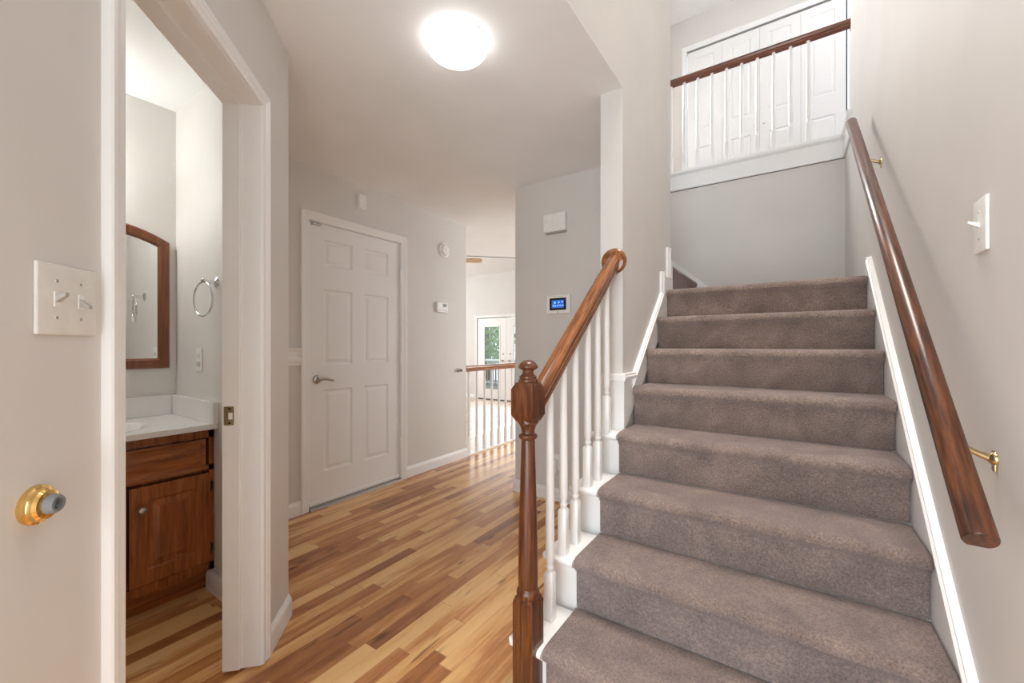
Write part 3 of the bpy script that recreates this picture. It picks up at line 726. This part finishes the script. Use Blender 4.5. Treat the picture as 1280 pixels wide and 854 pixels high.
hp2 = [(dz_, dx_) for dx_, dz_ in hp]
m = MB(); m.loft([[(x, BY + dx, 3.562 + dz * 0.9) for dx, dz in hp] for x in (-2.3, 0.385)])
m.build('handrail', M['oak_x'], br, 30)
m = MB(); m.lathe((0.399, BY, 3.562), [(0.062, 0), (0.062, 0.008), (0.054, 0.014), (0.050, 0.018)], (-1, 0, 0), 32); m.build('rosette', M['oak_x'], br, 30)
proto = None
for i in range(-2, 9):
    x = -0.783 + 0.1135 * i
    if i == -2:
        m = MB(); baluster(m, x, BY, TZ1, 3.542, 0.0155, 0.175); proto = m.build('baluster', M['trim'], br, 40); px0 = x
    else:
        c = proto.copy(); COL.objects.link(c); c.location.x += x - px0

# ------------------------------------------------------------------ closet doors upstairs
root = thing('door_3', ((C0 + C1) / 2, YC, UZ), 'white four leaf bifold closet doors behind the balcony rail', 'door', kind='structure')
m = MB(); rect_casing(m, lambda u, o, z: (u, YC - o, z), C0, C1, UZ, CZ, [(a + 0.004, t) for a, t in casing_prof(0.060, 0.018)]); m.build('casing', M['trim'], root)
m = MB(); m.box((C0, YC + 0.07, UZ), (C1, YC + 0.09, CZ)); m.build('gap_shade', M['slot'], root)  # black sheet standing in for the shade inside the door gaps
lw = (C1 - C0 - 0.026) / 4
for i in range(4):
    a = C0 + 0.004 + i * (lw + 0.002); c = a + lw
    m = MB(); z0 = UZ + 0.012
    panel_slab(m, lambda u, o, z: (u, YC + 0.008 - o, z), a, c, z0, CZ - 0.014, 0.03, [(a + 0.085, c - 0.085, z0 + p, z0 + q) for p, q in ((0.20, 0.83), (1.05, 1.66), (1.74, 1.92))], 0.035, 0.009)
    lf = m.build('door_leaf', M['door'], root)
    if i in (1, 2):
        kx = c - 0.04 if i == 1 else a + 0.04
        m = MB(); m.lathe((kx, YC + 0.008, UZ + 0.93), [(0.008, 0), (0.008, 0.012), (0.015, 0.02), (0.014, 0.028), (0.006, 0.033)], (0, -1, 0), 16); m.build('knob', M['plastic'], lf, 40)
# dark door knob upstairs set on bare wall without its door, just showing past the stairwell corner
root = thing('door_hardware', (-1.26, 5.15, 3.46), 'dark door knob on the upstairs wall left of the closet casing', 'door stop')
m = MB(); m.lathe((-1.26, 5.15, 3.46), [(0.030, 0), (0.030, 0.006), (0.012, 0.012), (0.012, 0.05), (0.024, 0.058), (0.028, 0.075), (0.022, 0.092), (0.004, 0.097)], (1, 0, 0), 20); m.build('dark_knob', M['dark_metal'], root, 40)

# ------------------------------------------------------------------ railing to the sunken room
lr = thing('hall_railing', (-2.80, 3.3, 0), 'oak topped railing with white balusters in front of the sunken room', 'railing')
LXR = -2.80
m = MB(); m.loft([[(LXR + dx, y, 0.912 + dz) for dx, dz in hp] for y in (3.257, 6.1)]); m.build('handrail', M['oak_y'], lr, 30)
m = MB(); m.box((LXR - 0.03, 3.257, 0.0), (LXR + 0.030, 6.1, 0.016), 0.003); m.build('shoe_rail', M['trim'], lr)
pr = None
for i in range(20):
    y = 3.325 + 0.1365 * i
    if pr is None:
        m = MB(); baluster(m, LXR, y, 0.016, 0.888, 0.0150, 0.17); pr = m.build('baluster', M['trim'], lr, 40)
    else:
        c = pr.copy(); COL.objects.link(c); c.location.y += y - 3.325

# ------------------------------------------------------------------ dome lamp
LC = Vector((-1.130, 1.270, H))
root = thing('ceiling_lamp', LC, 'lit round white dome lamp on the hall ceiling', 'lamp')
m = MB(); m.lathe(LC, [(0.124, 0.0), (0.126, -0.008), (0.122, -0.013), (0.118, -0.014)], n=48); m.build('base_ring', M['plastic'], root, 30)
m = MB(); m.lathe(LC, [(0.128 * math.cos(a), -0.012 - 0.066 * math.sin(a)) for a in [PI / 2 * i / 8 for i in range(9)]], n=40); m.build('diffuser', M['lamp'], root, 60)

# ------------------------------------------------------------------ things on the walls
def wall_plate(mb_xf, name, u, z, wd, ht, mat, root_label, cat, loc, th=0.006, bev=0.0035):
    root = thing(name, loc, root_label, cat)
    m = MB(mb_xf); m.box((u - wd / 2, 0, z - ht / 2), (u + wd / 2, th, z + ht / 2), bev, 3); m.build('wall_plate', mat, root, 40)
    return root
wx = lambda s, o, z: W(s, o, z)
root = wall_plate(wx, 'light_switch', 0.819, 1.2345, 0.116, 0.116, M['ivory'], 'double toggle switch plate left of the bathroom doorway', 'light switch', W(0.819, 0, 1.2345))
for u, upw in ((0.796, 1), (0.842, -1)):
    m = MB(wx); m.box((u - 0.0055, 0.004, 1.2225), (u + 0.0055, 0.0072, 1.2465), 0.0008); m.build('toggle_slot', M['plastic'], root)
    m = MB(wx); s0 = 1.2345
    m.loft([[(u + a, 0.0065, s0 + c) for a, c in ((-0.0048, -0.005), (0.0048, -0.005), (0.0048, 0.005), (-0.0048, 0.005))],
            [(u + a, 0.0205, s0 + upw * 0.009 + c) for a, c in ((-0.0036, -0.0026), (0.0036, -0.0026), (0.0036, 0.0026), (-0.0036, 0.0026))]])
    m.build('toggle', M['grey_plastic'], root)
    for dz in (-0.030, 0.030):
        m = MB(); m.lathe(W(u, 0.0055, 1.2345 + dz), [(0.0030, 0), (0.0026, 0.0011)], (NS.x, NS.y, 0), 12); m.build('screw', M['nickel'], root)
rw = lambda s, o, z: (XR - o, s, z)
root = wall_plate(rw, 'light_switch', 1.297, 1.418, 0.072, 0.116, M['plastic'], 'single toggle switch plate on the wall above the dark handrail', 'light switch', (XR, 1.297, 1.418), 0.007)
m = MB(rw); m.loft([[(1.297 + a, 0.0065, 1.418 + c) for a, c in ((-0.0048, -0.005), (0.0048, -0.005), (0.0048, 0.005), (-0.0048, 0.005))],
                    [(1.297 + a, 0.0245, 1.427 + c) for a, c in ((-0.0036, -0.0026), (0.0036, -0.0026), (0.0036, 0.0026), (-0.0036, 0.0026))]])
m.build('toggle', M['plastic'], root)
for dz in (-0.030, 0.030):
    m = MB(); m.lathe((XR - 0.0065, 1.297, 1.418 + dz), [(0.0030, 0), (0.0026, 0.0011)], (-1, 0, 0), 12); m.build('screw', M['nickel'], root)
# brass door bumper
bc = Vector(W(0.765, 0, 0.912))
root = thing('door_hardware', bc, 'brass wall bumper with a grey rubber tip below the switch plate', 'door stop')
m = MB(); m.lathe(bc, [(0.0300, 0.0), (0.0305, 0.003), (0.0295, 0.007), (0.0262, 0.009), (0.0255, 0.011), (0.0248, 0.015), (0.0215, 0.019), (0.0155, 0.021)], (NS.x, NS.y, 0), 36); m.build('brass_cup', M['brass'], root, 25)
m = MB(); m.lathe(bc, [(0.0155, 0.014), (0.0155, 0.022), (0.0142, 0.029), (0.0125, 0.032), (0.0088, 0.032), (0.0078, 0.024), (0.0001, 0.022)], (NS.x, NS.y, 0), 28); m.build('rubber_tip', M['rubber'], root, 35)
# wall by the white door
dw = lambda s, o, z: (XD + o, s, z)
root = thing('motion_sensor', (XD, 1.995, 2.275), 'slim white sensor box above the white door', 'sensor')
m = MB(dw); m.box((1.966, 0, 2.218), (2.026, 0.024, 2.332), 0.004); m.build('housing', M['plastic'], root)
m = MB(dw); m.box((1.964, 0, 2.216), (2.028, 0.006, 2.334), 0.002); m.build('back_plate', M['plastic'], root)
root = thing('smoke_detector', (XD, 2.927, 2.08), 'round white smoke detector high on the wall right of the door', 'smoke detector')
m = MB(); m.lathe((XD, 2.927, 2.08), [(0.072, 0), (0.072, 0.012), (0.066, 0.016)], (1, 0, 0), 36); m.build('base_plate', M['plastic'], root, 30)
m = MB(); m.lathe((XD, 2.927, 2.08), [(0.056, 0.016), (0.055, 0.030), (0.050, 0.038), (0.044, 0.040), (0.040, 0.036), (0.020, 0.036), (0.018, 0.041), (0.0005, 0.041)], (1, 0, 0), 36); m.build('cover', M['plastic'], root, 25)
root = thing('thermostat', (XD, 2.883, 1.522), 'small white thermostat with a tiny display right of the door', 'thermostat')
m = MB(dw); m.box((2.813, 0, 1.474), (2.955, 0.026, 1.570), 0.004); m.build('housing', M['plastic'], root)
m = MB(dw); m.box((2.885, 0.0255, 1.527), (2.935, 0.0268, 1.556)); m.build('display', M['lcd'], root)
m = MB(dw); m.box((2.83, 0.0255, 1.492), (2.94, 0.0266, 1.496)); m.build('seam', M['grey_plastic'], root)
root = thing('door_hardware', (XD, 3.136, 0.905), 'small grey metal wall bumper near the wall end right of the white door', 'door stop')
m = MB(); m.lathe((XD, 3.136, 0.905), [(0.020, 0), (0.019, 0.008), (0.010, 0.014), (0.009, 0.03)], (1, 0, 0), 24); m.build('base_cup', M['nickel'], root, 30)
m = MB(); m.lathe((XD, 3.136, 0.905), [(0.013, 0.028), (0.014, 0.034), (0.012, 0.046), (0.006, 0.049)], (1, 0, 0), 20); m.build('rubber_tip', M['rubber'], root, 30)
# wall with the touch panel
bw_ = lambda s, o, z: (s, YB - o, z)
root = thing('door_chime', (-1.433, YB, 2.066), 'square white door chime box high above the touch panel', 'door chime')
m = MB(bw_); m.box((-1.525, 0.0, 2.000), (-1.345, 0.046, 2.132), 0.005); m.build('cover', M['plastic'], root)
m = MB(bw_); m.box((-1.515, 0.0, 1.992), (-1.352, 0.036, 2.001)); m.build('grille', M['grey_plastic'], root)
root = thing('touch_panel', (-1.41, YB, 1.462), 'white framed control panel with a lit blue screen behind the handrail', 'control panel')
m = MB(bw_); m.box((-1.507, 0, 1.393), (-1.316, 0.024, 1.530), 0.006); m.build('housing', M['plastic'], root)
m = MB(bw_); m.box((-1.482, 0.0235, 1.419), (-1.346, 0.0252, 1.508), 0.0006); sc = m.build('screen_bezel', M['screen_black'], root)
m = MB(bw_); m.box((-1.464, 0.0248, 1.435), (-1.364, 0.0258, 1.493)); sc2 = m.build('screen', M['screen'], root)
m = MB(bw_)
for (u, z, r) in ((-1.438, 1.474, 0.008), (-1.450, 1.452, 0.006), (-1.432, 1.450, 0.006), (-1.412, 1.452, 0.006), (-1.392, 1.452, 0.006), (-1.372, 1.452, 0.006), (-1.405, 1.476, 0.007), (-1.376, 1.478, 0.006)):
    m.box((u - r, 0.0256, z - r), (u + r, 0.0263, z + r), 0.0003)
m.build('icons', M['icon'], sc2)
m = MB(bw_); m.box((-1.421, 0.0238, 1.402), (-1.405, 0.0246, 1.407)); m.build('badge', M['grey_plastic'], root)
root = thing('wall_outlet', (-1.44, YB, 0.305), 'white outlet with a plugged in adapter seen between the balusters', 'outlet')
m = MB(bw_); m.box((-1.476, 0, 0.232), (-1.406, 0.006, 0.348), 0.003); m.build('wall_plate', M['plastic'], root)
m = MB(bw_); m.box((-1.462, 0.006, 0.215), (-1.420, 0.040, 0.315), 0.005); m.build('plug_adapter', M['plastic'], root)

# ------------------------------------------------------------------ bathroom
VX = -2.240                    # cabinet face
VY1, VY0 = 0.8115, 0.02
van = thing('vanity_cabinet', (-2.48, 0.42, 0), 'cherry wood bathroom vanity cabinet seen through the doorway', 'cabinet')
m = MB(); m.box((-2.7255, VY0, 0.112), (VX - 0.02, VY1, 0.600)); m.box((-2.7255, VY0, 0.600), (VX - 0.02, VY0 + 0.018, 0.770)); m.box((-2.7255, VY1 - 0.018, 0.600), (VX - 0.02, VY1, 0.770))
m.box((VX - 0.02, VY0, 0.112), (VX, 0.065, 0.770)); m.box((VX - 0.02, 0.790, 0.112), (VX, VY1, 0.770)); m.box((VX - 0.02, 0.02, 0.730), (VX, VY1, 0.770)); m.box((VX - 0.02, 0.02, 0.112), (VX, VY1, 0.150)); m.box((VX - 0.02, 0.02, 0.580), (VX, VY1, 0.605))
m.build('body', M['cherry'], van)
m = MB(); m.box((-2.7255, VY0, 0), (-2.318, VY1, 0.113)); m.build('toe_kick', M['cherry_y'], van)
cf = lambda u, o, z: (VX + 0.019 + o, u, z)
m = MB(); panel_slab(m, cf, 0.075, 0.772, 0.588, 0.728, 0.019, [(0.085, 0.762, 0.597, 0.719)], 0.05, 0.006); m.build('drawer_front', M['cherry_y'], van)
for (a, c, kx) in ((0.508, 0.790, 0.545), (0.205, 0.500, 0.463)):
    m = MB(); panel_slab(m, cf, a, c, 0.160, 0.570, 0.019, [(a + 0.058, c - 0.058, 0.218, 0.512)], 0.040, 0.007); dd = m.build('cabinet_door', M['cherry'], van)
    m = MB(); m.lathe((VX + 0.019, kx, 0.480), [(0.008, 0), (0.007, 0.010), (0.014, 0.017), (0.0155, 0.023), (0.012, 0.029), (0.004, 0.031)], (1, 0, 0), 24); m.build('knob', M['nickel'], dd, 40)
    for zz in (0.505, 0.215):
        hy = c + 0.004 if a > 0.4 else a - 0.004
        m = MB(); m.lathe((VX + 0.012, hy, zz - 0.022), [(0.003, -0.004), (0.0055, 0), (0.0055, 0.044), (0.003, 0.048)], (0, 0, 1), 12); m.box((VX, hy - 0.002, zz - 0.020), (VX + 0.004, hy + 0.012, zz + 0.020), 0.001); m.build('hinge', M['dark_metal'], dd, 40)
# vanity top with moulded basin
top = thing('countertop', (-2.47, 0.42, 0.77), 'glossy white vanity top with moulded basin and splash on the cherry cabinet', 'countertop')
m = MB(); nx, ny = 30, 44; x0, x1, y0, y1 = -2.7255, -2.205, 0.01, 0.8115; zt = 0.795
def topz(x, y):
    e = math.hypot((x + 2.455) / 0.165, (y - 0.385) / 0.215)
    if e >= 1.12: return zt
    if e >= 1.0: return zt - 0.004 * (1.12 - e) / 0.12
    return zt - 0.004 - 0.11 * (1 - e * e) ** 0.7
vs = []; fs = []
for i in range(nx + 1):
    for j in range(ny + 1):
        x = x0 + (x1 - x0) * i / nx; y = y0 + (y1 - y0) * j / ny
        vs.append((x, y, topz(x, y)))
for i in range(nx):
    for j in range(ny):
        q = i * (ny + 1) + j; fs.append([q, q + 1, q + ny + 2, q + ny + 1])
nb = len(vs); edge = [i * (ny + 1) for i in range(nx + 1)] + [nx * (ny + 1) + j for j in range(1, ny + 1)] + [i * (ny + 1) + ny for i in range(nx - 1, -1, -1)] + [j for j in range(ny - 1, 0, -1)]
for q in edge: vs.append((vs[q][0], vs[q][1], 0.7715))
L = len(edge)
for i in range(L): fs.append([edge[i], edge[(i + 1) % L], nb + (i + 1) % L, nb + i])
m._emit(vs, fs); m.build('basin_top', M['marble'], top, 35)
m = MB(); m.box((-2.7255, 0.790, 0.7955), (-2.190, 0.8115, 0.897), 0.003); m.build('side_splash', M['marble'], top)
m = MB(); m.box((-2.7255, 0.01, 0.7955), (-2.705, 0.789, 0.897), 0.003); m.build('back_splash', M['marble'], top)
# arched mirror
mir = thing('wall_mirror', (-2.726, 0.53, 1.04), 'arched wooden framed mirror above the vanity', 'mirror')
cy, hw_o, hw_i = 0.530, 0.249, 0.202
arch = lambda u, pk: pk - 1.13 * u * u
def mir_loop(hw, zb, pk, n=20):
    return [(cy - hw, zb), (cy + hw, zb)] + [(cy + hw - 2 * hw * i / n, arch(hw - 2 * hw * i / n, pk)) for i in range(n + 1)]
Lo, Li = mir_loop(hw_o, 1.040, 1.768), mir_loop(hw_i, 1.092, 1.716)
m = MB(); xb = -2.7255
rings = [[(xb, *p) for p in Lo], [(xb + 0.018, *p) for p in Lo], [(xb + 0.024, *(Vector(p) * 0.85 + Vector(q) * 0.15)) for p, q in zip(Lo, Li)], [(xb + 0.022, *(Vector(p) * 0.2 + Vector(q) * 0.8)) for p, q in zip(Lo, Li)], [(xb + 0.012, *q) for q in Li], [(xb + 0.006, *q) for q in Li]]
m.loft(rings, cap=False); m.build('frame', M['frame_wood'], mir)
m = MB(); m.prism(mir_loop(hw_i + 0.004, 1.088, 1.720), xb + 0.003, xb + 0.008, 'x'); m.build('mirror_glass', M['mirror'], mir)
# towel ring
TY = 0.812
ring_ = thing('towel_ring', (-2.205, TY, 1.45), 'chrome towel ring on the bathroom wall beside the mirror', 'towel ring')
m = MB(); pc = (-2.205, TY - 0.0005, 1.452)
m.lathe(pc, [(0.026, 0), (0.026, 0.005), (0.020, 0.010), (0.011, 0.014), (0.009, 0.035), (0.010, 0.05), (0.012, 0.056), (0.008, 0.062)], (0, -1, 0), 28); m.build('post', M['chrome'], ring_, 35)
m = MB(); m.torus((pc[0] - 0.01, TY - 0.052, 1.452 - 0.082), 0.078, 0.0048, (-0.12, 1, 0), 48, 10); m.build('ring', M['chrome'], ring_, 60)
# outlet on the bathroom wall
root = thing('wall_outlet', (-2.40, TY, 1.088), 'white outlet plate on the bathroom wall under the towel ring', 'outlet')
by = lambda s, o, z: (s, TY - o, z)
m = MB(by); m.box((-2.438, 0, 1.028), (-2.366, 0.007, 1.146), 0.003); m.build('wall_plate', M['plastic'], root)
for zz in (1.107, 1.067):
    m = MB(by); m.box((-2.418, 0.006, zz - 0.014), (-2.386, 0.010, zz + 0.014), 0.004); f = m.build('socket', M['plastic'], root)
    m = MB(by); m.box((-2.410, 0.0095, zz - 0.005), (-2.4075, 0.0104, zz + 0.006)); m.box((-2.3965, 0.0095, zz - 0.005), (-2.394, 0.0104, zz + 0.006)); m.build('slots', M['slot'], f)
# assumed vanity light above the mirror (out of the doorway's view)
root = thing('assumed_vanity_light', (-2.726, 0.25, 1.98), 'assumed vanity lamp bar above the mirror hidden behind the left casing', 'lamp')
m = MB(); m.box((-2.7255, 0.02, 1.94), (-2.700, 0.48, 2.02), 0.004); m.build('back_plate', M['chrome'], root)
lampb = plain('vanity_bulb', (0.9, 0.9, 0.85), 0.4, 0, (1.0, 0.98, 0.93), 23.0)
for y in (0.09, 0.25, 0.41):
    m = MB(); m.lathe((-2.700, y, 1.98), [(0.012, 0), (0.014, 0.02), (0.034, 0.045), (0.045, 0.075), (0.038, 0.105), (0.018, 0.120), (0.001, 0.123)], (1, 0, 0), 18); m.build('bulb', lampb, root, 60)

# ------------------------------------------------------------------ ceiling fan in the far room
fc = Vector((-5.26, 5.64, 2.73))
fan = thing('ceiling_fan', (fc.x, fc.y, vz(fc.y)), 'ceiling fan in the far room with one maple blade tip in view', 'ceiling fan')
m = MB(); m.lathe(fc, [(0.04, -0.10), (0.08, -0.08), (0.10, -0.03), (0.10, 0.05), (0.07, 0.08), (0.02, 0.09)], n=24); m.build('motor', M['plastic'], fan, 40)
m = MB(); m.lathe((fc.x, fc.y, 0), [(0.012, fc.z + 0.08), (0.012, vz(fc.y) - 0.06), (0.055, vz(fc.y) - 0.05), (0.06, vz(fc.y) + 0.01)], n=16); m.build('down_rod', M['plastic'], fan, 40)
for i in range(4):
    a = math.radians(34 + 90 * i); dx, dy = math.cos(a), math.sin(a)
    m = MB(lambda u, v, z: (fc.x + dx * u - dy * v, fc.y + dy * u + dx * v, fc.z + z - 0.45 * v))
    out = [(0.14, -0.045), (0.50, -0.065), (0.60, -0.060), (0.64, -0.035), (0.65, 0.0), (0.64, 0.035), (0.60, 0.060), (0.50, 0.065), (0.14, 0.045)]
    m.prism(out, 0.0, 0.008); m.build('blade', M['blade'], fan)

# ------------------------------------------------------------------ outside the patio doors
struct('floor_deck', MB().box((-12, 8.3, -0.30), (-2, 13, -0.22)), M['deck'], 'grey deck boards outside the patio doors', 'deck')
dr_ = thing('deck_railing', (-7, 11.2, -0.22), 'pale deck railing beyond the patio door glass', 'railing')
m = MB(); m.box((-11.5, 11.15, 0.62), (-2.5, 11.27, 0.68), 0.004); m.build('top_rail', M['trim'], dr_)
m = MB(); m.box((-11.5, 11.19, -0.14), (-2.5, 11.23, -0.08)); m.build('bottom_rail', M['trim'], dr_)
bl = None
for i in range(60):
    x = -10.2 + 0.115 * i
    if bl is None:
        m = MB(); m.box((x - 0.018, 11.19, -0.22), (x + 0.018, 11.23, 0.63), 0.002); bl = m.build('baluster', M['deck'], dr_)
    else:
        c = bl.copy(); COL.objects.link(c); c.location.x += 0.115 * i
def tree(x, y, rr_, label, seed):
    rnd = random.Random(seed)
    t = thing('tree', (x, y, -1.2), label, 'tree')
    m = MB(); m.tube([(x, y, -1.2), (x + 0.05, y, 0.6), (x - 0.03, y + 0.05, 2.0)], [0.16, 0.12, 0.07]); m.build('trunk', M['bark'], t, 60)
    m = MB(); vs = []; fs = []
    for i in range(2600):
        while True:
            p = Vector((rnd.uniform(-1, 1), rnd.uniform(-1, 1), rnd.uniform(-1, 1)))
            if 0.35 < p.length < 1: break
        q = Vector((x + p.x * rr_, y + p.y * rr_, 1.5 + p.z * rr_ * 1.15))
        a = Vector((rnd.gauss(0, 1), rnd.gauss(0, 1), rnd.gauss(0, 1))).normalized(); b_ = a.orthogonal().normalized(); s = rnd.uniform(0.05, 0.11)
        k = len(vs); vs += [tuple(q + a * s), tuple(q + b_ * s * 0.5), tuple(q - a * s), tuple(q - b_ * s * 0.5)]; fs.append([k, k + 1, k + 2, k + 3])
    m._emit(vs, fs); m.build('foliage', M['leaf'], t)
tree(-10.6, 13.8, 1.25, 'leafy green tree beyond the deck seen through the left patio door pane', 1)
tree(-7.6, 14.2, 1.25, 'leafy green tree beyond the deck toward the right patio door pane', 2)
tree(-13.6, 14.6, 1.25, 'leafy green tree farthest left beyond the deck', 3)
